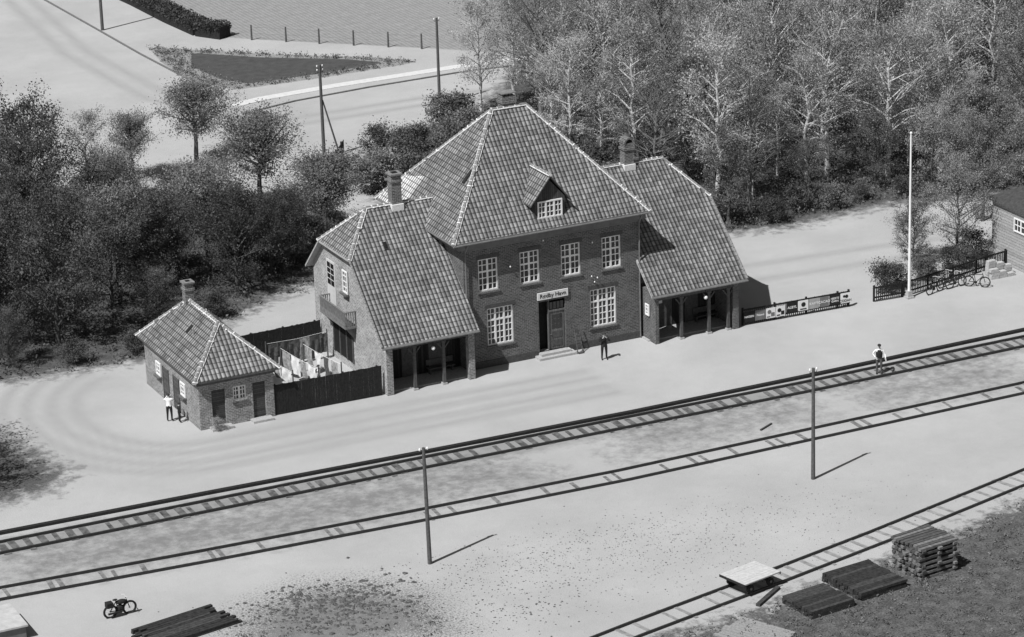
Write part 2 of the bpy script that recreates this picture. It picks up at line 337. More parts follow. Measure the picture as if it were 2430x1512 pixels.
b=MB(); b.box(4.76,6.88,-.1,-.02,3.74,4.2); sg=obj("station_sign",b.mesh("station_sign",[plain("sign_paint",.6,.72,3)]),S,label="white name board with dark lettering above the entrance")
lt=obj("lettering",text_mesh("Rødby Havn",.37,DK),sg,(5.82,-.108,3.97)); lt.rotation_euler=(math.pi/2,0,0)
# cornice
b=MB(); b.box(x0-.1,x1+.1,-.12,-.004,7.75,7.95); b.box(x0-.45,x1+.3,-.38,-.003,7.95,8.33); b.box(x0-.5,x0-.003,-.002,10.4,7.95,8.33); b.box(x1+.003,x1+.35,-.002,10.4,7.95,8.33)
obj("cornice",b.mesh("cornice",[CN]),S)
# main roof
A_,B_,C_,D_=(-1.05,-.55,8.48),(12.5,-.55,8.48),(12.5,11.05,8.48),(-1.05,11.05,8.48); R1,R2=(4.55,5.25,14.8),(6.95,5.25,14.8)
b=MB()
for q in ([A_,B_,R2,R1],[B_,C_,R2],[C_,D_,R1,R2],[D_,A_,R1]): b.prism(q,.14)
roof=obj("roof",b.mesh("roof",[TI,RT]),S)
def ridge(p0,p1,parent,rad=.11,white=1.0,spiky=False):
    p0=Vector(p0);p1=Vector(p1);L=(p1-p0).length;d=(p1-p0)/L;n=int(L/.38); b=MB(); up_=Vector((0,0,.02))
    side=d.cross(Vector((0,0,1))).normalized()
    for i in range(n):
        a=p0+d*(L*i/n); c=p0+d*(L*(i+.96)/n); k_=random.uniform(.92,1.08)
        b.tube(a+up_,c+up_,rad*k_*1.12,rad*k_*.85,8,0)
        for sd in (-1,1):
            if random.random()<.92: b.tube(a+side*sd*rad*.95+Vector((0,0,-.02)),c+side*sd*rad*.95+Vector((0,0,-.02)),random.uniform(.035,.06),random.uniform(.025,.05),5,1)
        if random.random()<white:
            s_=random.uniform(.75,1.1); q=a+up_
            b.tube(q-d*.04*s_,q+d*.03*s_,rad*1.15*s_,rad*1.1*s_,8,1)
            for sd in (-1,1):
                if random.random()<.4: b.ball(q+side*sd*rad*1.0+d*.12-Vector((0,0,.05)),.08*s_,.08*s_,.06,1,6,4,.25)
    obj("ridge_tiles",b.mesh("ridge_tiles",[RT,MO],uv=False),parent)
ridge(A_,R1,roof,.12); ridge(B_,R2,roof,.09); ridge(R1,R2,roof,.1,.8); ridge(D_,R1,roof,.1); ridge(C_,R2,roof)
def gutter(p0,p1,parent):
    b=MB(); b.tube(p0,p1,.06,.06,8); obj("gutter",b.mesh("gutter",[ZI],uv=False),parent)
gutter((-1.1,-.62,8.36),(12.55,-.62,8.36),S)
for px_ in (-.1,11.93):
    b=MB(); b.path([(px_,-.6,8.3),(px_,-.15,7.7),(px_,-.12,.1)],.05,8); obj("downpipe",b.mesh("downpipe",[ZI],uv=False),S)
# dormer
DM=obj("dormer",None,S); DM.location=(0,0,0)
b=MB(); b.poly([(4.75,0,8.95),(6.85,0,8.95),(6.85,0,10.2),(5.8,0,11.4),(4.75,0,10.2)],0)
b.poly([(4.75,0,8.95),(4.75,0,10.2),(4.75,1.3,10.2)],0); b.poly([(6.85,0,8.95),(6.85,1.3,10.2),(6.85,0,10.2)],0)
obj("dormer_wall",b.mesh("dormer_wall",[m_planks("dormer_boards",.05,.09,.14,0)]),DM)
b=MB(); b.prism([(4.4,-.25,9.98),(5.8,-.25,11.72),(5.8,2.9,11.72),(4.4,1.1,9.98)],.1); b.prism([(5.8,-.25,11.72),(7.2,-.25,9.98),(7.2,1.1,9.98),(5.8,2.9,11.72)],.1)
dr_=obj("dormer_roof",b.mesh("dormer_roof",[TI,WD]),DM); ridge((5.8,-.25,11.74),(5.8,2.4,11.74),dr_,.1)
window(DM,(4.95,-.05,9.0),UX,NY,1.7,1.1,6,3,(2,4),(),False)
# chimneys
def chimney(x0,x1,y0,y1,z0,z1,style):
    b=MB(); b.box(x0,x1,y0,y1,z0,z1,0); b.box(x0-.06,x1+.06,y0-.06,y1+.06,z1-.45,z1-.3,0)
    if style=='flat': b.box(x0-.08,x1+.08,y0-.08,y1+.08,z1+.002,z1+.1,1); b.box(x0+.15,x1-.15,y0+.15,y1-.15,z1+.1,z1+.14,2)
    if style=='arch':
        cx_=(x0+x1)/2; R=(x1-x0)/2+.04; n=10
        for i in range(n):
            a=math.pi*i/n; c2=math.pi*(i+1)/n
            b.hexa([(cx_+R*math.cos(a),y0-.04,z1+R*math.sin(a)),(cx_+R*math.cos(c2),y0-.04,z1+R*math.sin(c2)),(cx_+R*.7*math.cos(c2),y0-.04,z1+R*.7*math.sin(c2)),(cx_+R*.7*math.cos(a),y0-.04,z1+R*.7*math.sin(a)),
             (cx_+R*math.cos(a),y1+.04,z1+R*math.sin(a)),(cx_+R*math.cos(c2),y1+.04,z1+R*math.sin(c2)),(cx_+R*.7*math.cos(c2),y1+.04,z1+R*.7*math.sin(c2)),(cx_+R*.7*math.cos(a),y1+.04,z1+R*.7*math.sin(a))],0)
        b.box(x0+.1,x1-.1,y0+.1,y1-.1,z1,z1+.25,2)
    if style=='stack': 
        for i in range(3): b.box(x0+.04+i*.26,x0+.2+i*.26,y0+.15,y1-.15,z1+.003,z1+.16,0)
        b.box(x0-.05,x1+.05,y0-.05,y1+.05,z1+.16,z1+.22,1)
    return b
CHB=m_brick("chimney_brick",.09,.17,.28)
def put_ch(parent,*a):
    b=chimney(*a); o=obj("chimney",b.mesh("chimney",[CHB,RT,BLK]),parent)
    return o
put_ch(roof,5.3,6.2,5.2,5.9,14.2,15.5,'stack')
# wings
def wing(side):
    L=side<0
    W_=obj("porch_wing",None,S)
    xo,xi=( -6.2,-.2) if L else (18.2,12.0)
    ye,ze=( -1.85,3.28) if L else (-2.1,3.35)
    yf=-1.45 if L else -1.72
    yr,zr=5.05,9.9; s=(zr-ze)/(yr-ye); Z=lambda y: ze+s*(min(y,2*yr-y)-ye)
    xe=xo+side*.4; xin=-.12 if L else 11.72; xdeep=1.5 if L else 10.4; xr_=-4.35 if L else 16.45; hy=2.6
    fr=[(xe,ye),(xin,ye)]+([(xin,3.2),(xdeep,3.2)] if L else [(xin,-.06),(12.05,-.06),(12.05,3.2),(xdeep,3.2)])+[(xdeep,yr),(xr_,yr),(xe,hy)]
    b=MB(); b.prism([(x,y,Z(y)) for x,y in fr],.14)
    yb=9.9; b.prism([(x,y,Z(y)) for x,y in [(xr_,yr),(xdeep,yr),(xdeep,yb),(xe,yb),(xe,2*yr-hy)]],.14)
    b.prism([(xe,hy,Z(hy)),(xr_,yr,zr),(xe,2*yr-hy,Z(hy))],.14)
    rf=obj("wing_roof",b.mesh("wing_roof",[TI,plain("verge_mortar",.3,.5,6)]),W_)
    ridge((xe,hy,Z(hy)),(xr_,yr,zr),rf,.11 if L else .08); ridge((xe,2*yr-hy,Z(hy)),(xr_,yr,zr),rf,.09); ridge((xr_,yr,zr),(.2 if L else 11.4,yr,zr),rf,.09,white=.8)
    b=MB(); n=22
    for i in range(n):
        y=ye+(hy-ye)*i/n; y2=ye+(hy-ye)*(i+.93)/n
        b.tube((xe,y,Z(y)+.02),(xe,y2,Z(y2)+.02),.075,.065,6,0)
    obj("verge_tiles",b.mesh("verge_tiles",[RT],uv=False),rf)
    t=.3*(-side); y9=9.5
    prof=[(yf,0),(y9,0),(y9,Z(y9)-.17),(2*yr-hy,Z(hy)-.17),(hy,Z(hy)-.17),(yf,Z(yf)-.17)]
    b=MB(); A=[(xo,y,z) for y,z in prof]; Bp=[(xo+t,y,z) for y,z in prof]
    b.poly(A if not L else A[::-1]); b.poly(Bp)
    for i in range(len(A)): j=(i+1)%len(A); b.poly([A[i],A[j],Bp[j],Bp[i]])
    xa,xb=sorted((xo+t,xi)); 
    b.box(xa,xb,.9,1.1,0,5.3); b.box(xa,xb,y9-.25,y9-.01,0,5.3)
    b.box(xa,xb,-1.0,.88,-.05,.08,1)
    if not L: b.box(12.15,12.4,yf,-.004,0,3.35)
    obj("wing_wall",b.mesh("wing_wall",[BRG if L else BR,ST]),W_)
    b=MB(); b.box(xa+.01,xb-.01,.86,.898,.09,3.2); 
    for q in (.3,.62): xx=xa+(xb-xa)*q; b.box(xx,xx+.95,.82,.858,.1,2.3,1)
    obj("porch_lining",b.mesh("porch_lining",[DKP,WD]),W_)
    b=MB(); b.box(xa-.05 if L else 12.42,xb,yf+.02,yf+.22,2.85,3.1); obj("beam",b.mesh("beam",[WD]),W_)
    piers=[-5.98,-.5] if L else [17.95]; posts=[-4.3,-2.35] if L else [14.05,16.05,17.45]
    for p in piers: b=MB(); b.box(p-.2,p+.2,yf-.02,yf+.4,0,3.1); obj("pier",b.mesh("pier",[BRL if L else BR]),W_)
    for p in posts:
        b=MB(); b.box(p-.09,p+.09,yf+.03,yf+.21,.12,2.85); b.box(p-.15,p+.15,yf-.03,yf+.27,0,.12,1); b.box(p-.14,p+.14,yf,yf+.24,2.72,2.849)
        for sd in(-1,1): b.hexa([(p+sd*.09,yf+.08,2.3),(p+sd*.45,yf+.08,2.75),(p+sd*.45,yf+.16,2.75),(p+sd*.09,yf+.16,2.3),(p+sd*.09,yf+.08,2.42),(p+sd*.36,yf+.08,2.75),(p+sd*.36,yf+.16,2.75),(p+sd*.09,yf+.16,2.42)])
        obj("post",b.mesh("post",[WD,ST]),W_)
    gutter((xe,ye-.07,ze-.1),(xin,ye-.07,ze-.1),W_)
    lx=-3.2 if L else 15.6
    b=MB(); b.ball((lx,yf-.3,2.62),.13,nu=12,nv=8); lp=obj("porch_lamp",b.mesh("porch_lamp",[GLOBE],uv=False,smooth=True),W_,label="white opal globe lamp under the porch eave")
    b=MB(); b.tube((lx,yf-.3,2.75),(lx,yf-.3,3.15),.02); obj("lamp_rod",b.mesh("lamp_rod",[DK],uv=False),lp)
    b=MB(); bx=lx+.6; b.box(bx,bx+1.8,.35,.75,.42,.48); b.box(bx+.1,bx+.18,.4,.7,.08,.42); b.box(bx+1.6,bx+1.68,.4,.7,.08,.42); b.box(bx,bx+1.8,.74,.79,.6,.95)
    obj("bench",b.mesh("bench",[WD]),W_)
    return W_,rf,Z
WL,rfL,ZL=wing(-1); WR,rfR,ZR=wing(1)
put_ch(rfL,-2.65,-2.0,4.75,5.4,9.3,11.75,'flat'); put_ch(rfR,13.6,14.25,4.75,5.4,9.3,11.3,'arch')
for rf,x,y in ((rfL,-2.33,5.05),(rfR,13.92,5.05)):
    b=MB(); b.box(x-.4,x+.4,y-.42,y+.42,9.5,9.9); obj("flashing",b.mesh("flashing",[MO]),rf)
def vent(parent,x,y,Z,slope,w_=.26,h_=.4):
    b=MB(); 
    for dz,mm in ((.05,0),(.09,1)):
        k_=0 if mm==0 else .07
        p=[(x-w_/2+k_,y-h_/2+k_),(x+w_/2-k_,y-h_/2+k_),(x+w_/2-k_,y+h_/2-k_),(x-w_/2+k_,y+h_/2-k_)]
        b.prism([(a,c_,Z(c_)+dz) for a,c_ in p],.08,mm,0)
    obj("skylight",b.mesh("skylight",[DK,GL]),parent)
vent(rfL,-4.0,3.0,ZL,1)
b=MB()
zz=lambda x:8.48+(x+1.05)*1.128
b.prism([(1.3,2.7,zz(1.3)+.08),(1.3,3.0,zz(1.3)+.08),(1.9,3.0,zz(1.9)+.08),(1.9,2.7,zz(1.9)+.08)],.08); obj("skylight",b.mesh("skylight",[DK,DK]),roof)
# patch of pale renewed tiles on the shaded-side slope near the eave
b=MB(); b.prism([(-1.0,7.4,zz(-1.0)+.02),(-1.0,10.9,zz(-1.0)+.02),(.35,9.6,zz(.35)+.02),(.75,7.4,zz(.75)+.02)][::-1],.015); obj("pale_roof_tiles",b.mesh("pale_roof_tiles",[m_tile("pale_pantile",.45,.6),MO]),roof,label="patch of pale renewed tiles near the eave")
# window + balcony on gable of the wing
CRM=plain("cream_paint",.5,.6,3); BAL=plain("balcony_wood",.13,.24,5)
b=MB(); b.boxf((-6.2,7.2,3.3),UYn,NXn,0,1.3,.005,.05,0,3.1); b.boxf((-6.2,7.2,3.3),UYn,NXn,.14,.6,.05,.07,1.5,2.95,1); b.boxf((-6.2,7.2,3.3),UYn,NXn,.7,1.16,.05,.07,1.5,2.95,1)
for i in range(1,4): b.boxf((-6.2,7.2,3.3),UYn,NXn,.14,1.16,.071,.085,1.5+i*.36,1.54+i*.36)
obj("balcony_door",b.mesh("balcony_door",[CRM,GL],uv=False),WL)
window(WL,(-6.29,4.6,4.95),UYn,NXn,.75,1.45,2,4,(),(),True)
b=MB(); X0=-6.95; b.box(X0,-6.205,2.9,6.9,3.05,3.2); 
for y in np.arange(2.92,6.9,.14): b.box(X0+.01,X0+.05,y,y+.08,3.2,4.1)
for y in (2.9,6.84): 
    for x in np.arange(X0+.1,-6.25,.14): b.box(x,x+.05,y+.01,y+.05,3.2,4.1)
b.box(X0-.02,-6.21,2.88,2.96,4.101,4.17); b.box(X0-.02,-6.21,6.82,6.9,4.101,4.17); b.box(X0-.02,X0+.07,2.961,6.819,4.101,4.17); b.box(X0-.015,X0+.005,2.95,6.85,3.25,3.5)
for y in (3.1,6.6): b.hexa([(-6.205,y,2.3),(-6.205,y+.1,2.3),(-6.3,y+.1,2.3),(-6.3,y,2.3),(-6.205,y,3.04),(-6.205,y+.1,3.04),(X0+.1,y+.1,3.04),(X0+.1,y,3.04)])
obj("balcony",b.mesh("balcony",[BAL]),WL,label="small weathered wooden balcony with slatted railing")
b=MB(); b.boxf((-6.2,6.6,.5),UYn,NXn,0,3.1,.004,.02,0,2.2,0);  # flat black sheet paints the balcony's shade over the ground-floor opening
for q in (0,1.0,2.05,3.0): b.boxf((-6.2,6.6,.5),UYn,NXn,q,q+.1,.021,.08,0,2.2,1)
obj("shaded_opening",b.mesh("shaded_opening",[BLK,WD],uv=False),WL)
window(WR,(12.06,-.55,1.7),UYn,NXn,.5,.75,2,3,(),(),False)
b=MB(); b.box(13.6,14.0,.79,.815,1.7,2.2); obj("notice",b.mesh("notice",[WH]),WR)
b=MB()
for x,z in ((2.9,6.3),(8.6,6.9),(8.5,4.7),(8.9,4.55),(8.7,4.3),(5.2,7.6)):
    b.tube((x,-.005,z),(x,-.18,z),.015,.015,5,0); b.ball((x,-.2,z+.03),.045,.045,.06,1,8,5)
obj("insulators",b.mesh("insulators",[DK,GLOBE],uv=False),S)
t=thing("sack_truck","dark wooden sack truck leaning on the brick wall beside the door","hand truck",(7.35,-.1,0))
b=MB()
for x in (-.17,.17): b.tube((x,-.55,.08),(x,-.07,1.7),.03)
for z in (.4,.7,1.0,1.3): b.box(-.17,.17,-.55+(z-.08)*.296-.02,-.55+(z-.08)*.296+.02,z,z+.14)
b.box(-.2,.2,-.72,-.5,.05,.08); obj("frame",b.mesh("frame",[WD],uv=False),t)
b=MB()
for x in (-.22,.22): b.tube((x-.025,-.5,.08),(x+.025,-.5,.08),.08,.08,12)
obj("wheel",b.mesh("wheel",[DK],uv=False),t)
# ================================================================ OUTHOUSE
O_=thing("outhouse","small low brick outbuilding with tiled hip roof and plank doors","outbuilding")
ox0,ox1,oy0,oy1,oh=-18.15,-13.4,-1.1,8.2,3.02
b=MB(); holes=[(-17.35,-16.5,.12,2.35),(-16.0,-15.15,1.45,2.35),(-14.75,-13.95,.12,2.35)]
wall_holes(b,ox0,ox1,0,oh,oy0,holes,.15)
b.poly([(ox0,oy1,0),(ox0,oy0,0),(ox0,oy0,oh),(ox0,oy1,oh)]); b.poly([(ox1,oy0,0),(ox1,oy1,0),(ox1,oy1,oh),(ox1,oy0,oh)]); b.poly([(ox1,oy1,0),(ox0,oy1,0),(ox0,oy1,oh),(ox1,oy1,oh)])
b.box(ox0-.1,ox1+.1,oy0-.12,oy0-.003,2.82,3.0,1)
obj("wall",b.mesh("wall",[BRL,WD]),O_)
OD=m_planks("outhouse_door",.06,.1,.12,1)
for h in (holes[0],holes[2]):
    b=MB(); b.box(h[0],h[1],oy0+.1,oy0+.15,h[2],h[3]); dd=obj("door",b.mesh("door",[OD]),O_)
    hb=MB(); hb.ball((h[0]+.12,oy0+.08,1.15),.035); obj("handle",hb.mesh("handle",[ZI]),dd)
    b=MB(); b.box(h[0]-.25,h[1]+.25,oy0-.6,oy0-.005,-.05,.14); obj("door_step",b.mesh("door_step",[ST]),O_)
h=holes[1]; window(O_,(h[0],oy0+.1,h[2]),UX,NY,.85,.9,4,3,(2,),(),True)
window(O_,(ox0-.05,6.1,1.35),UYn,NXn,.8,.85,3,3,(),(),True); window(O_,(ox0-.05,1.9,1.35),UYn,NXn,.8,.85,3,3,(),(),True)
for y in (4.9,3.1):
    b=MB(); b.boxf((ox0,y,.1),UYn,NXn,0,.85,.004,.04,0,2.05); b.boxf((ox0,y,.1),UYn,NXn,-.07,0,.004,.07,0,2.1,1); b.boxf((ox0,y,.1),UYn,NXn,.85,.92,.004,.07,0,2.1,1); obj("door",b.mesh("door",[OD,WD]),O_)
ez=3.14; a_,b_,c_,d_=(-18.5,-1.45,ez),(-13.05,-1.45,ez),(-13.05,8.6,ez),(-18.5,8.6,ez); r1,r2_=(-15.78,1.3,5.65),(-15.78,6.3,5.65)
b=MB()
for q in ([a_,b_,r1],[b_,c_,r2_,r1],[c_,d_,r2_],[d_,a_,r1,r2_]): b.prism(q,.12)
orf=obj("roof",b.mesh("roof",[TI,WD]),O_)
for p,q,rd_ in ((a_,r1,.12),(b_,r1,.1),(c_,r2_,.09),(d_,r2_,.09),(r1,r2_,.09)): ridge(p,q,orf,rd_)
put_ch(orf,-16.05,-15.5,6.0,6.55,5.3,6.7,'flat')
zo=lambda x:ez+(x+18.5)*.923
b=MB(); b.prism([(-17.0,3.4,zo(-17.0)+.07),(-17.0,3.65,zo(-17.0)+.07),(-16.6,3.65,zo(-16.6)+.07),(-16.6,3.4,zo(-16.6)+.07)][::-1],.08); obj("skylight",b.mesh("skylight",[DK,DK]),orf)
b=MB(); b.tube((-16.9,2.6,zo(-16.9)),(-16.9,2.6,zo(-16.9)+.5),.045,.045,8); obj("vent_pipe",b.mesh("vent_pipe",[GRW],uv=False),orf)
# ================================================================ yard fences
def fence_solid(p0,p1,h_,label,name="plank_fence"):
    p0=Vector(p0);p1=Vector(p1);L=(p1-p0).length;U=(p1-p0)/L;N=Vector((U.y,-U.x,0)); t=thing(name,label,"fence",p0)
    b=MB(); n=int(L/.17)
    for i in range(n):
        b.boxf((0,0,0),U,N,L*i/n+.006,L*(i+1)/n-.006,0,.025+random.uniform(0,.008),.02,h_+random.uniform(-.02,.02))
    obj("boards",b.mesh("boards",[DK],uv=False),t)
    b=MB()
    for x in np.arange(0,L,2.2): b.boxf((0,0,0),U,N,x,x+.1,-.12,-.004,0,h_+.03)
    b.boxf((0,0,0),U,N,0,L,-.2,-.122,.3,.38); obj("fence_frame",b.mesh("fence_frame",[DK],uv=False),t)
fence_solid((-13.35,-1.0,0),(-6.42,-1.15,0),1.92,"tall black tarred plank fence closing the laundry yard")
fence_solid((-13.3,8.3,0),(-6.3,8.6,0),1.9,"tall dark plank fence behind the washing lines")
fence_solid((10.2,44.5,0),(11.8,46.9,0),1.6,"short dark board fence beside the pole and bushes")
def picket(path,h_,label,step=.17,bw=.06):
    t=thing("picket_fence",label,"fence",(path[0][0],path[0][1],0)); O=Vector((path[0][0],path[0][1],0)); b=MB(); b2=MB()
    for a,c_ in zip(path[:-1],path[1:]):
        a=Vector((*a,0))-O; c_=Vector((*c_,0))-O; L=(c_-a).length; U=(c_-a)/L; N=Vector((U.y,-U.x,0))
        for x in np.arange(0,L,step): b.boxf(a,U,N,x,x+bw,0,.025,.08,h_+random.uniform(-.015,.015))
        for z in (.25,h_-.14): b2.boxf(a,U,N,0,L,-.06,-.003,z,z+.1)
        for x in list(np.arange(0,L,2.3))+[L-.1]: b2.boxf(a,U,N,x,x+.11,-.17,-.062,0,h_+.04)
    obj("pickets",b.mesh("pickets",[DK],uv=False),t); obj("fence_frame",b2.mesh("fence_frame",[DK],uv=False),t); return t
pf=picket([(18.6,-1.45),(26.4,-1.8)],1.12,"low dark picket fence hung with enamel advertising signs",.14)
picket([(28.2,-1.85),(30.4,-2.0),(38.1,-.2),(39.9,.1)],1.05,"low dark picket fence where bicycles are parked",.15)
Lp=Vector((7.8,-.35,0)); Up=Lp.normalized(); Np=Vector((Up.y,-Up.x,0)); rz=math.atan2(Up.y,Up.x)
PG=plain("poster_grey",.3,.42,3); PM=plain("poster_mid",.14,.2,3)
ads=[(.05,.78,"NASSEN",DK,WH),(.87,.74,"Fislund",PM,WH),(1.65,.68,"o",WH,PM),(2.37,.66,"o",WH,DK),(3.14,.8,"ALBYL",DK,WH),(4.0,.72,"~",WH,DK),(4.78,.7,"KAFFE",PG,WH),(5.54,.68,"CACAO",PM,WH),(6.26,.8,"HJERTE\nGARN",DK,WH),(7.1,.68,"CODAN",WH,DK)]
for i,(x,wd,tx,bgm,fgm) in enumerate(ads):
    b=MB(); hh=.68; b.box(0,wd,-.02,0,0,hh); 
    if tx=="o":
        b.tube((.24,-.02,.42),(.24,-.026,.42),.14,.14,12,1); b.box(.36,wd-.06,-.026,-.02,.1,.36,1); b.box(.06,.3,-.026,-.02,.06,.14,1)
    if tx=="~":
        b.tube((.36,-.02,.4),(.36,-.026,.4),.16,.16,12,1); b.box(.12,.58,-.026,-.02,.06,.14,1)
    if tx=="CODAN": b.tube((.24,-.02,.46),(.24,-.027,.46),.09,.09,10,1); b.tube((.42,-.02,.44),(.42,-.027,.44),.12,.12,10,1)
    p=obj("poster",b.mesh("poster",[bgm,fgm],uv=False),pf,Up*x+Np*.05+Vector((0,0,.22 if i<4 else .34)),rz)
    if tx not in "o~":
        s_=.24 if len(tx)<6 else .19; t=obj("lettering",text_mesh(tx,s_,fgm),p,(wd/2,-.026,.16 if tx=="CODAN" else .34)); t.rotation_euler=(math.pi/2,0,0)
# ================================================================ poles
def pole(x,y,h_,lean,label,group,ins=2,cross=False,strut=False,rad=.11):
    t=thing("telegraph_pole",label,"utility pole",(x,y,0),0,group); b=MB(); b.tube((0,0,-.1),(lean,0,h_),rad,rad*.72,10)
    if strut: b.tube((1.2,-.3,0),(.1,0,h_*.62),.08,.06,8)
    obj("pole_shaft",b.mesh("pole_shaft",[BARK],uv=False),t)
    for i in range(ins):
        b=MB(); z=h_-.25-.3*(i//2); sd=-1 if i%2 else 1; 
        b.tube((lean,0,z),(lean+sd*.22,0,z),.018); b.tube((lean+sd*.22,0,z),(lean+sd*.22,0,z+.12),.015); b.ball((lean+sd*.22,0,z+.18),.06,.06,.09,1,8,5)
        obj("insulator",b.mesh("insulator",[DK,GLOBE],uv=False),t)
gp="telegraph poles in the yard"; gq="utility poles along the road"
pole(-14.6,-25.7,6.62,-.1,"slim dark wooden telegraph pole standing in the gravel yard",gp,2,rad=.12)
pole(9.0,-25.8,6.62,.0,"slim dark wooden telegraph pole standing in the gravel yard",gp,2,rad=.12)
pole(10.7,48.2,7.3,0,"dark wooden pole with white insulators beside bushes",gq,4,strut=True,rad=.14)
pole(24.6,57.2,7.2,0,"dark wooden pole with insulators beside the road",gq,2,rad=.13)
pole(9.7,96.3,9,0,"dark wooden pole at the road verge casting a shadow",gq,2,rad=.15)
t=thing("flagpole","tall white painted flagpole standing on a small base at the fence","flagpole",(30.6,-2.3,0))
b=MB(); b.tube((0,0,0),(0,0,11.1),.1,.05,12); b.ball((0,0,11.15),.09); obj("pole_shaft",b.mesh("pole_shaft",[WH],uv=False),t)
b=MB(); b.box(-.25,.25,-.25,.25,-.05,.12); b.box(-.16,.16,-.16,.16,.12,.5) ; obj("base",b.mesh("base",[ST]),t)
fp=None
for i,(x,y) in enumerate([(19.7,85.6),(22,83.3),(24.2,81.1),(26.5,78.9),(28.8,76.7),(31,74.6)]):
    if fp is None:
        b=MB(); b.tube((0,0,-.1),(0,0,1.35),.09,.07,7); me_=b.mesh("fence_post",[BARK],uv=False)
    fp=obj("fence_post",me_,None,(x,y,0)); tag(fp,"short weathered wooden fence post at the field edge","fence post","fence posts along the field")
b=MB()
for z in (.6,1.15): b.tube((19.7,85.6,z),(31,74.6,z),.012,.012,4)
tag(obj("fence_wire",b.mesh("fence_wire",[ZI],uv=False)),"thin wire strands strung between the wooden field posts","fence wire")
# ================================================================ trees
def leaves(centers,size,rg):
    n=len(centers); a=rg.normal(size=(n,3)); a/=np.linalg.norm(a,axis=1)[:,None]; c_=rg.normal(size=(n,3)); b_=np.cross(a,c_); b_/=np.linalg.norm(b_,axis=1)[:,None]
    s=size*rg.uniform(.6,1.3,(n,1)); v=np.stack([centers-a*s,centers-b_*s*.6,centers+a*s,centers+b_*s*.6],1).reshape(-1,3)
    return v
def leaf_mesh(name,centers,size,mat,rg):
    v=leaves(centers,size,rg); n=len(centers); me_=bpy.data.meshes.new(name); me_.vertices.add(4*n); me_.vertices.foreach_set("co",v.astype(np.float32).ravel())
    me_.loops.add(4*n); me_.loops.foreach_set("vertex_index",np.arange(4*n,dtype=np.int32)); me_.polygons.add(n); me_.polygons.foreach_set("loop_start",np.arange(0,4*n,4,dtype=np.int32)); me_.polygons.foreach_set("loop_total",np.full(n,4,dtype=np.int32))
    me_.materials.append(mat); me_.update(calc_edges=True); return me_
def tree(name,label,cat,seed,h_,cr,cb,n,leaf,lm,bm,shape='oval',droop=0,group=None,nb=26,spread=.32,tr=.016):
    rg=np.random.default_rng(seed); rd=random.Random(seed); t=thing(name,label,cat,(0,0,-100),0,group); b=MB()
    pts=[Vector((0,0,-.1))]; k_=7
    for i in range(1,k_+1): pts.append(Vector((rd.uniform(-1,1)*.035*h_*i/k_,rd.uniform(-1,1)*.035*h_*i/k_,h_*.93*i/k_)))
    R=h_*tr+.04
    for i in range(k_): b.tube(pts[i],pts[i+1],R*(1-.85*i/k_),R*(1-.85*(i+1)/k_),7,0,False)
    tips=[]
    for i in range(nb):
        f=(i+.5)/nb; z=h_*(cb+(0.88-cb)*f); q=z/(h_*.93)*k_; i0=min(int(q),k_-1); p=pts[i0].lerp(pts[i0+1],q-i0)
        if shape=='oval': pr=math.sin(math.pi*(f*.82+.16))**.7
        elif shape=='round': pr=math.sqrt(max(.05,1-(2*f-1)**2*.95))
        else: pr=(1-f)**.6*.95+.12
        az=i*2.4+rd.uniform(-.5,.5); el=rd.uniform(.15,.8)+.5*f
        L=cr*pr*rd.uniform(.65,1.1)
        if shape!='round': L/=max(.45,math.cos(el)); L=min(L,cr*1.35)
        else: L=min(L*1.1,(h_-z)*1.0/max(.3,math.sin(el)))
        d=Vector((math.cos(az)*math.cos(el),math.sin(az)*math.cos(el),math.sin(el)))
        m1=p+d*L*.5; e=p+d*L+Vector((0,0,-droop*L*.5)); rb=R*.36*(1-.6*f)+.014
        b.tube(p,m1,rb,rb*.6,4,0,False); b.tube(m1,e,rb*.6,.01,4,0,False)
        for s_ in (.35,.55,.75,.9,1.0): tips.append((p.lerp(e,s_),.6+.5*s_))
        for j in range(5):
            st=p.lerp(e,rd.uniform(.3,.9)); d2=(d+Vector((rd.uniform(-1,1),rd.uniform(-1,1),rd.uniform(-.5,.8)))*.9).normalized(); e2=st+d2*L*rd.uniform(.25,.5)+Vector((0,0,-droop*.5))
            b.tube(st,e2,rb*.35,.008,3,0,False); tips.append((e2,1)); tips.append((st.lerp(e2,.5),.8))
    obj("trunk",b.mesh("trunk",[bm],uv=False),t)
    T=np.array([tuple(q[0]) for q in tips]); W=np.array([q[1] for q in tips])*rg.uniform(.05,1.8,len(tips)); W/=W.sum()
    idx=rg.choice(len(T),n,p=W); c_=T[idx]+rg.normal(size=(n,3))*np.array([spread,spread,spread*.8])*cr*.4*rg.uniform(.5,1.3,(len(T)))[idx][:,None]
    if droop: c_[:,2]-=np.abs(rg.normal(size=n))*droop*.9
    c_=c_[c_[:,2]>.05]
    obj("crown",leaf_mesh("crown",c_,leaf,lm,rg),t); return t
lab1="slender birch tree with pale trunk and fine spring leaves"; g1="trees of the wood behind the station"
F=[tree("birch_tree",lab1,"tree",s_,11.0,2.7,.2,7200,.07,LF1,BIR,'oval',.3,g1,30,.29,.012) for s_ in (1,2,3)]
F+=[tree("leafy_tree","broad tree with light spring foliage in the wood","tree",s_,9.5,3.1,.13,9600,.074,LF1,BARK,'oval',0,g1,32,.29) for s_ in (11,12)]
F+=[tree("young_tree","darker slim tree with open foliage in the wood","tree",s_,9.0,2.5,.12,7600,.074,LF3,BARK,'oval',0,g1,28,.28) for s_ in (21,22)]
BARE=tree("bare_tree","tall tree with mostly bare twigs at the edge of the wood","tree",31,12,3.6,.2,3000,.055,LF1,plain("twig_bark",.1,.22,6),'oval',0,g1,46)
g2="trees in the dark copse beside the outbuilding"
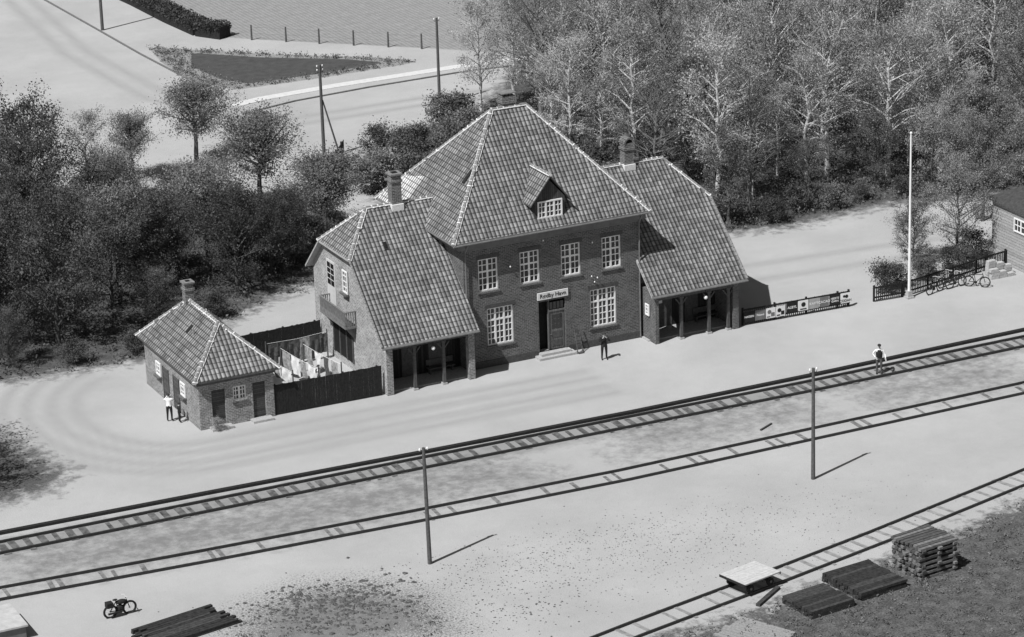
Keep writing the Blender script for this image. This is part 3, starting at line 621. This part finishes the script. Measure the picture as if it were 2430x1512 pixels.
Dk=[tree("copse_tree","dark bushy broadleaf tree in the copse","tree",s_,7.2,3.1,.08,13000,.072,LF2,BARK,'oval',0,g2,34,.28) for s_ in (41,42,43)]
Rd=[tree("round_tree","round crowned orchard tree with visible trunk","tree",s_,5.9,3.2,.36,14000,.07,LF4,BARK,'round',0,"round crowned trees beside the road",38,.32,tr=.026) for s_ in (51,52)]
Sh=[tree("shrub","leafy shrub growing from the ground","shrub",s_,1.9,1.3,.02,3000,.065,lm,BARK,'round',0,"shrubs around the station",18,.5) for s_,lm in ((61,LF3),(62,LF2),(63,LF1))]
protos=F+[BARE]+Dk+Rd+Sh
def inpoly(x,y,poly): return sdist(np.array([[x,y]],float),poly)[0]
def T_(pr,x,y,s_=1,sz=None): return clone(pr,(x,y,0),random.uniform(0,6.28),(s_,s_,sz or s_*random.uniform(.92,1.08)))
Cp=M.translation
def px(x,y,z=0):
    d=Vector((x,y,z))-Cp; return 1215+7500*d.dot(r2)/d.dot(fw),756-7500*d.dot(u2)/d.dot(fw)
sp=4.35
for iy in range(0,40):
    for ix in range(0,60):
        x=8+ix*sp+(iy%2)*sp/2+random.uniform(-1.6,1.6); y=14+iy*sp*.9+random.uniform(-1.6,1.6)
        q=px(x,y)
        if not(-80<q[0]<2520 and q[1]>-25): continue
        dd=inpoly(x,y,FOREST)
        if dd<1.2: continue
        if x<26 and y<53: 
            for _ in range(2): T_(random.choice([Sh[0],Sh[1],Sh[2],Sh[0]]),x+random.uniform(-1.5,1.5),y+random.uniform(-1.5,1.5),random.uniform(.9,1.6))
            continue
        if dd<4 and y<30: pr=random.choice(F[3:]); s_=random.uniform(.5,.8)
        elif x<38 and y>45: pr=random.choice([BARE,BARE,F[0],F[1]]); s_=random.uniform(.8,1.0)
        else: pr=random.choice(F+F[:5]+([BARE] if random.random()<.6 else [])); s_=random.uniform(.65,1.15)
        T_(pr,x,y,s_)
ed=[(24,21),(26,18.5),(28.5,17),(31,16),(34,16.5),(37,16.5),(40,17),(43,16.5),(46,15),(49,14),(52,14.5),(55,15.5)]
for x,y in ed: T_(random.choice(Sh),x+random.uniform(-.6,.6),y+random.uniform(-.3,1.5),random.uniform(.6,1.2))
for x,y,s_ in [(-13.5,45,1.05),(-18,47,1.1),(-22,45,1.05),(-15.5,39,1.05),(-20,38,1.1),(-25,39,1.1),(-11,34,.8),(-13,30.5,.95),(-18,31,1.0),(-24,30,1.05),(-20.6,18.0,1.15),(-26.5,20,1.15),(-15,23.5,.95),(-6.8,21.8,.9),(-10.8,25,.85),(-3.4,24.2,.75),(-29,27,1.1),(-22.5,24,1.0),(-28,35,1.1),(-24.5,15.8,.5),(-13.5,18.6,.5),(-.8,26.5,.55),(-36.4,2.4,1.1),(-36.6,-2.2,1.1)]:
    T_(random.choice(Dk),x,y,s_)
w_=T_(F[0],-9,45.5,.68); w_["label"]="weeping birch with pale forked trunk among darker trees"
T_(BARE,-18,50,.72); T_(F[1],-23,48,.72)
T_(Rd[0],1.9,52.3,1.05,1.0); T_(Rd[1],1.8,39.1,1.18,1.1); T_(Rd[0],3.2,30.2,1.18,.92); T_(Rd[1],-3.8,50.5,.7,.78); T_(Rd[0],-7,26.5,1.15,1.15); T_(Rd[1],-4.5,33,.95,.9); T_(Rd[0],-13.5,27,1.1,1.1); T_(Rd[1],-10,38,.9,.95)
for x,y,s_,q in [(-7,42,1.1,1),(-5,39,1.2,0),(-1,35,1.2,1),(-8,36,1.3,1),(1.5,33.5,1.1,1),(8.8,41,.9,0),(9.8,38,1.1,1),(-17,13.8,.7,1),(-21,14,.8,1),(-10,17.6,.8,1),(-28,14,.9,1),(-1,25.5,1.1,0),(1.2,27.5,1.1,1),(4.5,34,1.0,1),(-3,45,.9,1),(-2,31.5,1.1,1),(-4.5,28,1.2,1),(-8.5,29.5,1.3,1),(-2.8,29.8,1.1,1)]: T_(Sh[q],x,y,s_)
T_(F[4],37.6,2.6,.72).__setitem__("label","small garden tree with thin trunk beside the shed")
T_(Dk[1],35.0,4.0,.5).__setitem__("label","small dark round crowned tree beside the flagpole")
for x,y,s_,q in [(29.8,-.6,.9,0),(31.2,.1,.8,1),(33.2,.3,.7,0),(36,1.2,.8,1),(38.8,2.5,.9,1),(34.2,.9,.6,1),(37.2,.9,.7,0),(-17.3,-1.6,.35,2)]: T_(Sh[q],x,y,s_)
for x,y,s_ in [(44,9,.8),(48,7,.9)]: T_(F[4],x,y,s_)
for p in protos:
    for c_ in list(p.children): bpy.data.objects.remove(c_)
    bpy.data.objects.remove(p)
def hedge(path,wd,h_,label):
    pts=[]; rg=np.random.default_rng(5); b=MB()
    for a,c_ in zip(path[:-1],path[1:]):
        a=np.array(a);c_=np.array(c_);L=np.linalg.norm(c_-a);n=int(L*420);t=rg.uniform(0,1,n);U=(c_-a)/L;N=np.array([-U[1],U[0]])
        lat=rg.uniform(-wd/2,wd/2,n); P_=a+t[:,None]*(c_-a)+lat[:,None]*N; z=h_*(1-np.abs(rg.normal(size=n))*.12)*rg.uniform(.1,1,n)**.3
        pts.append(np.column_stack([P_,z])); b.boxf((*a,0),(*U,0),(*N,0),0,L,-wd*.36,wd*.36,0,h_*.75)
    pts=np.concatenate(pts); t=thing("hedge",label,"hedge"); obj("branches",b.mesh("branches",[DK],uv=False),t); obj("foliage",leaf_mesh("foliage",pts,.11,LF2,rg),t)
hedge([(15.2,112),(15.8,104),(16.1,96),(16.6,90),(18.0,87.6)],2.1,1.4,"dense dark clipped hedge along the road verge")
def scatter(name,polys,n,size,mat,hz,inner=None,seed=3):
    rg=np.random.default_rng(seed); A=np.array([p for q in polys for p in q]); lo_,hi_=A.min(0),A.max(0); lo_=np.maximum(lo_,[-45,-60]); P_=rg.uniform(lo_,hi_,(n*4,2)); ok=np.zeros(len(P_),bool)
    for q in polys: ok|=sdist(P_,q)>0
    if inner: ok&=sdist(P_,inner)<0
    P_=P_[ok][:n]; cl=np.repeat(P_,9,0)+rg.normal(size=(len(P_)*9,2))*size*1.6; z=np.abs(rg.normal(size=len(cl)))*hz
    o=obj(name,leaf_mesh(name,np.column_stack([cl,z]),size,mat,rg)); o["kind"]="stuff"; return o
scatter("flower_bed_plants",[BED],500,.08,LF3,.15,LAWN); scatter("grass",[GR_R,],5600,.06,LF3,.1); scatter("weeds",[GR_C],260,.05,LF3,.04,seed=5)
scatter("undergrowth",[WOODS_L],3500,.1,LF2,.3,seed=6); scatter("forest_undergrowth",[[(27,16),(40,16.5),(50,14),(62,15),(62,30),(30,30)]],2500,.1,LF3,.3,seed=8)
b=MB(); rr_=random.Random(4)
def clods(cx_,cy_,sx,sy,n,s0,s1):
    for _ in range(n):
        x=rr_.gauss(cx_,sx); y=rr_.gauss(cy_,sy); s_=rr_.uniform(s0,s1)*rr_.uniform(.5,1); b.ball((x,y,s_*.1),s_*rr_.uniform(.6,1.3),s_,s_*.4,0,6,4,.3)
clods(-21.2,-28.0,2.0,1.6,620,.05,.17); clods(-26.5,-27.5,1.6,1.0,60,.04,.12); clods(-12,-28,3.5,1.6,500,.02,.06); clods(-5,-28.5,4.5,2.2,900,.02,.055); clods(3,-29,5,2,450,.02,.05); clods(-14,-33,3,2,400,.02,.08); clods(-2,-33,5,2,400,.02,.05)
o=obj("rubble",b.mesh("rubble",[plain("dark_clod",.05,.16,12)],uv=False)); o["kind"]="stuff"
# ================================================================ shed
t=thing("wooden_shed","grey weatherboard shed with dark hipped roof and small white window","shed",(39.9,1.9,0))
b=MB(); b.box(0,8,-9,0,0,4.3); obj("wall",b.mesh("wall",[SIDING]),t)
b=MB(); e=[(-.3,-9.3,4.25),(8.3,-9.3,4.25),(8.3,.3,4.25),(-.3,.3,4.25)]; q1,q2=(4,-4.9,6.6),(4,-4.1,6.6)
for q in ([e[0],e[1],q1],[e[1],e[2],q2,q1],[e[2],e[3],q2],[e[3],e[0],q1,q2]): b.prism(q,.12)
obj("roof",b.mesh("roof",[SHR,WD]),t); window(t,(-.06,-2.6,2.6),UYn,NXn,1.6,.95,4,2,(2,),(),False)
b0=None; gg="pale blocks stacked beside the bicycles"
for i in range(3):
    for j in range(2):
        for kz in range(5-i if j==0 else 3-i):
            if b0 is None: mb=MB(); mb.box(-.3,.3,-.17,.17,0,.22); mb.box(-.28,.28,-.15,.15,.221,.23); b0=mb.mesh("concrete_block",[plain("pale_concrete",.3,.55,9)])
            o=obj("concrete_block",b0,None,(37.5+i*.64+random.uniform(-.05,.05),-1.5-j*.4,kz*.235),random.uniform(-.1,.1)); tag(o,"pale rectangular block in a small pile by the fence","block",gg)
# ================================================================ bicycles
def bicycle(name,label,cat,loc,rot,lean=0,motor=False):
    t=thing(name,label,cat,loc,rot,None); t.rotation_euler=(lean,0,rot)
    for x in (-.53,.53):
        b=MB(); R=.34; n=20
        P_=[(x+R*math.cos(2*math.pi*i/n),0,R+.01+R*math.sin(2*math.pi*i/n)) for i in range(n+1)]; b.path(P_,.038 if not motor else .06,6,0)
        P_=[(x+.3*math.cos(2*math.pi*i/n),0,R+.01+.3*math.sin(2*math.pi*i/n)) for i in range(n+1)]; b.path(P_,.012,4,1)
        for i in range(10): a=math.pi*2*i/10; b.tube((x,0,.35),(x+.31*math.cos(a),0,.35+.31*math.sin(a)),.004,.004,3,1,False)
        b.tube((x,-.05,.35),(x,.05,.35),.03,.03,8,1); obj("wheel",b.mesh("wheel",[DK,ZI],uv=False),t)
    b=MB(); r_=.026
    for p,q in (((-.53,0,.35),(-.08,0,.3)),((-.53,0,.35),(-.2,0,.85)),((-.08,0,.3),(-.22,0,.92)),((-.2,0,.82),(.35,0,.85)),((-.08,0,.3),(.38,0,.75)),((.34,0,.95),(.53,0,.35))): b.tube(p,q,r_)
    b.tube((-.08,-.12,.3),(-.08,.12,.3),.02); b.tube((-.08,-.01,.3),(-.08,.01,.3),.1,.1,12)
    if motor:
        b.ball((0,0,.42),.24,.16,.22); b.ball((.08,0,.78),.32,.15,.13); b.box(-.75,-.4,-.18,.18,.62,.88); b.tube((.1,-.14,.3),(-.7,-.16,.3),.05,.06,8)
    obj("frame",b.mesh("frame",[DK],uv=False),t)
    b=MB(); b.path([(.22,-.3,1.02),(.36,-.2,1.03),(.34,0,1.0),(.36,.2,1.03),(.22,.3,1.02)],.02); obj("handlebar",b.mesh("handlebar",[CHR],uv=False),t)
    b=MB(); b.ball((-.25,0,.96),.14,.09,.045); obj("saddle",b.mesh("saddle",[DK],uv=False),t); return t
for i,(x,y,a,l_) in enumerate(((32.6,-2.35,.3,-.12),(34.4,-2.1,.1,-.15),(35.6,-2.7,-.75,-.1),(34.0,-1.6,.25,-.1))):
    q=bicycle("bicycle","dark bicycle parked in front of the low picket fence","bicycle",(x,y,0),a,l_); q["group"]="bicycles parked at the fence"
bicycle("motorcycle","dark motorcycle with luggage standing on the gravel","motorcycle",(-31.2,-23.7,0),.05,.05,True)
# ================================================================ rail cart
ca=math.atan2(1.9,8.1); t=thing("rail_trolley","flat wooden platform trolley standing on the side track","rail trolley",(-1.5,-36.8,0),ca)
b=MB(); 
for i in range(9): b.box(-1.25,1.25,-.95+i*.212,-.95+i*.212+.205,.76,.82+random.uniform(0,.01))
b.box(-1.2,1.2,-.62,-.52,.62,.758,1); b.box(-1.2,1.2,.5,.6,.62,.758,1); b.box(-1.28,-1.252,-.96,.96,.68,.81,1); b.box(1.252,1.28,-.96,.96,.68,.81,1); obj("deck",b.mesh("deck",[plain("worn_deck",.42,.6,5),DK]),t)
for x in (-.7,.7):
    for y in (-.75,.75):
        b=MB(); b.tube((x,y-.05,.38),(x,y+.05,.38),.23,.23,16,0); b.tube((x,y-.09,.38),(x,y+.09,.38),.07,.07,10,1); b.box(x-.06,x+.06,y*.73-.03,y*.73+.03,.38,.619,0)
        obj("wheel",b.mesh("wheel",[DK,ZI],uv=False),t)
    b=MB(); b.tube((x,-.7,.38),(x,.7,.38),.035); obj("axle",b.mesh("axle",[DK],uv=False),t)
# ================================================================ timber
def beams(cx_,cy_,ang,L,wd,n,layers,cross,mat,label,group,hh=.15,rag=.03,fill=(.78,.96),nal=None):
    c_,s_=math.cos(ang),math.sin(ang)
    for l in range(layers):
        al=(l%2==1) and cross; m=n if not al else (nal or n)
        for i in range(m):
            off=(i+.5)/n*wd-wd/2
            if al and nal: off=(i/(m-1)-.5)*wd*.86
            mb=MB(); ll=L*random.uniform(1-rag*2,1+rag); ww=wd/n*random.uniform(*fill); mb.box(-ll/2,ll/2,-ww/2,ww/2,0,hh*.93)
            a=ang+(math.pi/2 if al else 0)+random.uniform(-.015,.015); sh=random.uniform(-rag,rag)*L; dx,dy=(off,sh) if al else (sh,off)
            mt=mat if not isinstance(mat,list) else random.choice(mat)
            o=obj("railway_sleeper",mb.mesh("railway_sleeper",[mt]),None,(cx_+dx*c_-dy*s_,cy_+dx*s_+dy*c_,.01+l*hh),a); tag(o,label,"timber beam",group)
SL2=[plain("tarred_sleeper",.015,.05,5),plain("worn_sleeper",.03,.08,5)]
beams(7.6,-39.2,.12,2.55,2.4,9,13,True,[plain("creosoted_sleeper",.04,.13,4),plain("faded_sleeper",.1,.26,4)],"dark wooden sleeper in a tall criss cross stack","sleepers in the tall criss cross stack",.135,.035,(.7,.9),3)
beams(.4,-40.4,.12,2.7,2.5,11,3,False,SL2,"dark tarred plank in a low flat pile on grass","planks in the low dark piles",.14,.015,(.93,.99))
beams(3.8,-39.4,.12,3.0,3.2,14,3,False,SL2,"dark tarred plank in a low flat pile on grass","planks in the low dark piles",.15,.015,(.93,.99))
beams(-4.2,-42.0,2.0,3.4,2.6,10,1,False,GRW,"pale weathered plank lying on the grass","pale planks on the grass",.1)
beams(-1.4,-38.4,.6,2.4,.25,1,1,False,SL2,"single dark sleeper lying in the gravel beside the track","loose sleepers",.15)
beams(-28.9,-26.9,.2,4.6,2.6,12,2,False,SL2,"dark plank in an untidy heap on the gravel","planks in the heap on the gravel",.12,.1,(.85,1.0))
beams(10.8,-17.6,.5,1.3,.12,1,1,False,SL2,"short dark timber lying between the tracks","loose sleepers",.08)
t=thing("small_hut","low hut with pale flat roof beside the track","hut",(-39.5,-24,0)); b=MB(); b.box(0,3.2,0,2.8,0,.7); obj("wall",b.mesh("wall",[CN]),t); b=MB(); b.box(-.1,3.3,-.1,2.9,.702,.8); obj("roof",b.mesh("roof",[plain("pale_felt",.4,.55,3)]),t)
# ================================================================ laundry
PAT=plain("patterned_cloth",.15,.5,5); GC=plain("grey_blanket",.06,.14,8)
LB={id(TXW):"white sheet hanging from a washing line",id(GC):"dark grey blanket hanging from a washing line",id(TXG):"dark garment hanging from a washing line",id(PAT):"patterned cloth hanging from a washing line"}
def cloth(x,y,wd,hh,mat,z=1.75,rot=0):
    b=MB(); nxx=8; nz=5; ph_=random.uniform(0,6)
    P_=[[(wd*i/nxx-wd/2, .05*math.sin(i*1.1+ph_)*(j/nz+.2)+.02*math.sin(j*1.7+i)+.12*(j/nz)**2, -hh*j/nz-(.03*math.sin(i*math.pi/nxx))) for i in range(nxx+1)] for j in range(nz+1)]
    for j in range(nz):
        for i in range(nxx): b.poly([P_[j][i],P_[j][i+1],P_[j+1][i+1],P_[j+1][i]])
    tag(obj("laundry_cloth",b.mesh("laundry_cloth",[mat],uv=False,smooth=True),None,(x,y,z),rot),LB[id(mat)],"laundry","laundry on the washing lines")
lines=[((-12.2,7.6),(-11.4,.8),[(.12,.8,.9,TXW),(.28,1.1,1.1,TXW),(.46,1.3,1.2,TXW),(.68,.9,.9,PAT),(.88,1.2,.9,TXW)]),
 ((-10.9,6.4),(-6.7,6.6),[(.12,.7,1.4,GC),(.29,.65,1.6,TXG),(.46,.75,1.4,GC),(.63,.7,1.5,PAT),(.79,.65,1.6,TXG),(.93,.5,1.3,GC)]),
 ((-10.4,5.2),(-9.8,.6),[(.15,.9,1.2,PAT),(.38,.9,1.2,TXW),(.6,.8,1.1,PAT),(.82,.9,.9,TXW)]),
 ((-8.9,5.2),(-8.3,.6),[(.15,.8,1.3,PAT),(.38,.9,.9,TXW),(.6,.7,1.3,GC),(.82,.8,1.1,PAT)])]
for a,c_,items in lines:
    t=thing("washing_line","thin washing line strung between two wooden posts","washing line",(a[0],a[1],0),0,"washing lines in the yard")
    b=MB(); dx,dy=c_[0]-a[0],c_[1]-a[1]; b.tube((0,0,1.8),(dx/2,dy/2,1.72),.012,.012,4); b.tube((dx/2,dy/2,1.72),(dx,dy,1.8),.012,.012,4); obj("line",b.mesh("line",[WH],uv=False),t)
    for q in ((0,0),(dx,dy)): b=MB(); b.tube((q[0],q[1],0),(q[0],q[1],1.95),.05,.04,6); obj("post",b.mesh("post",[WD],uv=False),t)
    for f,wd,hh,mt in items: cloth(a[0]+dx*f,a[1]+dy*f,wd,hh,mt,1.74,math.atan2(dy,dx)+random.uniform(-.06,.06))
# ================================================================ people
def person(label,loc,rot,H_,mats,arms,cap=None,vest=None,headtilt=0,bulk=1):
    t=thing("person",label,"person",loc,rot); t.scale=(H_/1.75*bulk,H_/1.75*bulk,H_/1.75)
    J={}; E=[]; Rr={}
    def j(n,p,r_): J[n]=Vector(p); Rr[n]=r_
    j('pel',(0,0,.95),.14); j('bel',(0,0,1.1),.135); j('chest',(0,.01,1.3),.15); j('nb',(0,.01,1.47),.075); j('nk',(0,0,1.53),.058); j('hd',(0,-.01-headtilt*.05,1.64),.092); j('top',(0,-headtilt*.08,1.71),.07); j('nose',(0,-.105-headtilt*.06,1.62),.02)
    E+=[('pel','bel'),('bel','chest'),('chest','nb'),('nb','nk'),('nk','hd'),('hd','top'),('hd','nose')]
    for s_,nm in ((-1,'l'),(1,'r')):
        j('hip'+nm,(s_*.09,0,.9),.1); j('kn'+nm,(s_*.11,-.02,.5),.065); j('an'+nm,(s_*.12,.01,.09),.045); j('to'+nm,(s_*.14,-.16,.035),.034)
        E+=[('pel','hip'+nm),('hip'+nm,'kn'+nm),('kn'+nm,'an'+nm),('an'+nm,'to'+nm)]
        sh=Vector((s_*.19,0,1.42)); el,ha=[Vector((s_*p[0],p[1],p[2])) for p in arms[nm]]
        j('sh'+nm,sh,.06); j('el'+nm,el,.045); j('wr'+nm,ha,.028); d=(ha-el).normalized(); pm=ha+d*.08; j('pm'+nm,pm,.032)
        E+=[('chest','sh'+nm),('sh'+nm,'el'+nm),('el'+nm,'wr'+nm),('wr'+nm,'pm'+nm)]
        sd=d.cross(Vector((0,1,.1))).normalized()
        for fi in range(4):
            base=pm+sd*(fi-1.5)*.018+d*.02; L=(.07,.08,.075,.06)[fi]; j('f%d'%fi+nm,base+d*L*.5,.009); j('g%d'%fi+nm,base+d*L+Vector((0,-.015,0)),.007); E+=[('pm'+nm,'f%d'%fi+nm),('f%d'%fi+nm,'g%d'%fi+nm)]
        j('t'+nm,ha+d*.03-sd*.045,.01); j('u'+nm,ha+d*.07-sd*.06,.009); E+=[('wr'+nm,'t'+nm),('t'+nm,'u'+nm)]
    names=list(J); idx={n:i for i,n in enumerate(names)}
    me_=bpy.data.meshes.new("body"); me_.from_pydata([J[n] for n in names],[(idx[a],idx[c_]) for a,c_ in E],[])
    o=bpy.data.objects.new("tmp",me_); COL.objects.link(o); md=o.modifiers.new("s",'SKIN'); md.use_smooth_shade=True; sub=o.modifiers.new("b",'SUBSURF'); sub.levels=1
    for i,n in enumerate(names): v=me_.skin_vertices[0].data[i]; v.radius=(Rr[n],Rr[n]*(.75 if n in('chest','bel','pel') else 1)); v.use_root=(n=='pel')
    dg=bpy.context.evaluated_depsgraph_get(); dg.update(); m2=bpy.data.meshes.new_from_object(o.evaluated_get(dg)); bpy.data.objects.remove(o)
    for q in (SKIN,mats[0],mats[1],DK): m2.materials.append(q)
    wr=[J['wrl'],J['wrr']]
    for p in m2.polygons:
        c_=p.center; k_=1
        if c_.z>1.5 and abs(c_.x)<.13 and min((c_-q).length for q in wr)>.1: k_=0
        elif c_.z<.1: k_=3
        elif c_.z<1.0 and abs(c_.x)<.22 and min((c_-q).length for q in wr)>.12: k_=2
        if min((c_-q).length for q in [J['pml'],J['pmr']])<.1: k_=0
        p.material_index=k_
    body=obj("body",m2,t)
    b=MB(); hd=J['top']; b.ball((hd.x,hd.y+.015,1.69),.1,.11,.075,0,12,8)
    if cap: b.box(-.07,.07,hd.y-.17,hd.y-.07,1.685,1.7,0)
    obj("cap" if cap else "hair",b.mesh("hair",[DK if cap else HAIR],uv=False,smooth=True),t)
    b=MB(); 
    for s_ in(-1,1): b.ball((s_*.032,hd.y-.085,1.645),.011)
    b.box(-.025,.025,hd.y-.098,hd.y-.09,1.575,1.583); obj("eyes_and_mouth",b.mesh("face",[DK],uv=False),body)
    if vest:
        b=MB(); b.tube((0,.0,1.0),(0,.01,1.22),.165,.185,12,0,False); b.tube((0,.01,1.22),(0,.01,1.44),.185,.12,12,0,False); v=obj("vest",b.mesh("vest",[vest],uv=False,smooth=True),t); v.scale=(1,.85,1)
    return t
hang={'l':[(.24,.02,1.14),(.25,-.05,.9)],'r':[(.24,.02,1.14),(.25,-.05,.9)]}
face={'l':[(.27,-.12,1.2),(.1,-.2,1.45)],'r':[(.27,-.12,1.2),(.1,-.2,1.45)]}
rais={'l':[(.36,-.05,1.45),(.16,-.1,1.62)],'r':[(.33,-.05,1.4),(.12,-.15,1.6)]}
camr={'l':[(.27,-.1,1.25),(.1,-.2,1.5)],'r':[(.28,-.08,1.28),(.1,-.2,1.52)]}
akim={'l':[(.33,.02,1.18),(.2,-.12,1.02)],'r':[(.3,.0,1.16),(.32,-.15,.98)]}
person("man in dark clothes on the platform, hands held to his face",(8.1,-2.45,0),-.3,1.8,(TXD,TXD),face,headtilt=1,bulk=1.18)
person("man in dark waistcoat, white sleeves and cap between the rails",(21.3,-13.3,0),-.5,1.9,(TXW,TXG),akim,cap=True,vest=TXD,bulk=1.08)
person("person in white shirt and dark trousers with hands at the face",(-19.2,1.3,0),2.6,1.78,(TXW,TXD),camr,bulk=1.1)
person("small dark clothed person standing beside the outbuilding wall",(-18.75,.85,0),1.5,1.25,(TXD,TXD),hang,bulk=1.15)
person("woman in a pale blouse reaching up among the washing",(-9.35,1.7,0),.8,1.6,(TXW,GC),rais)
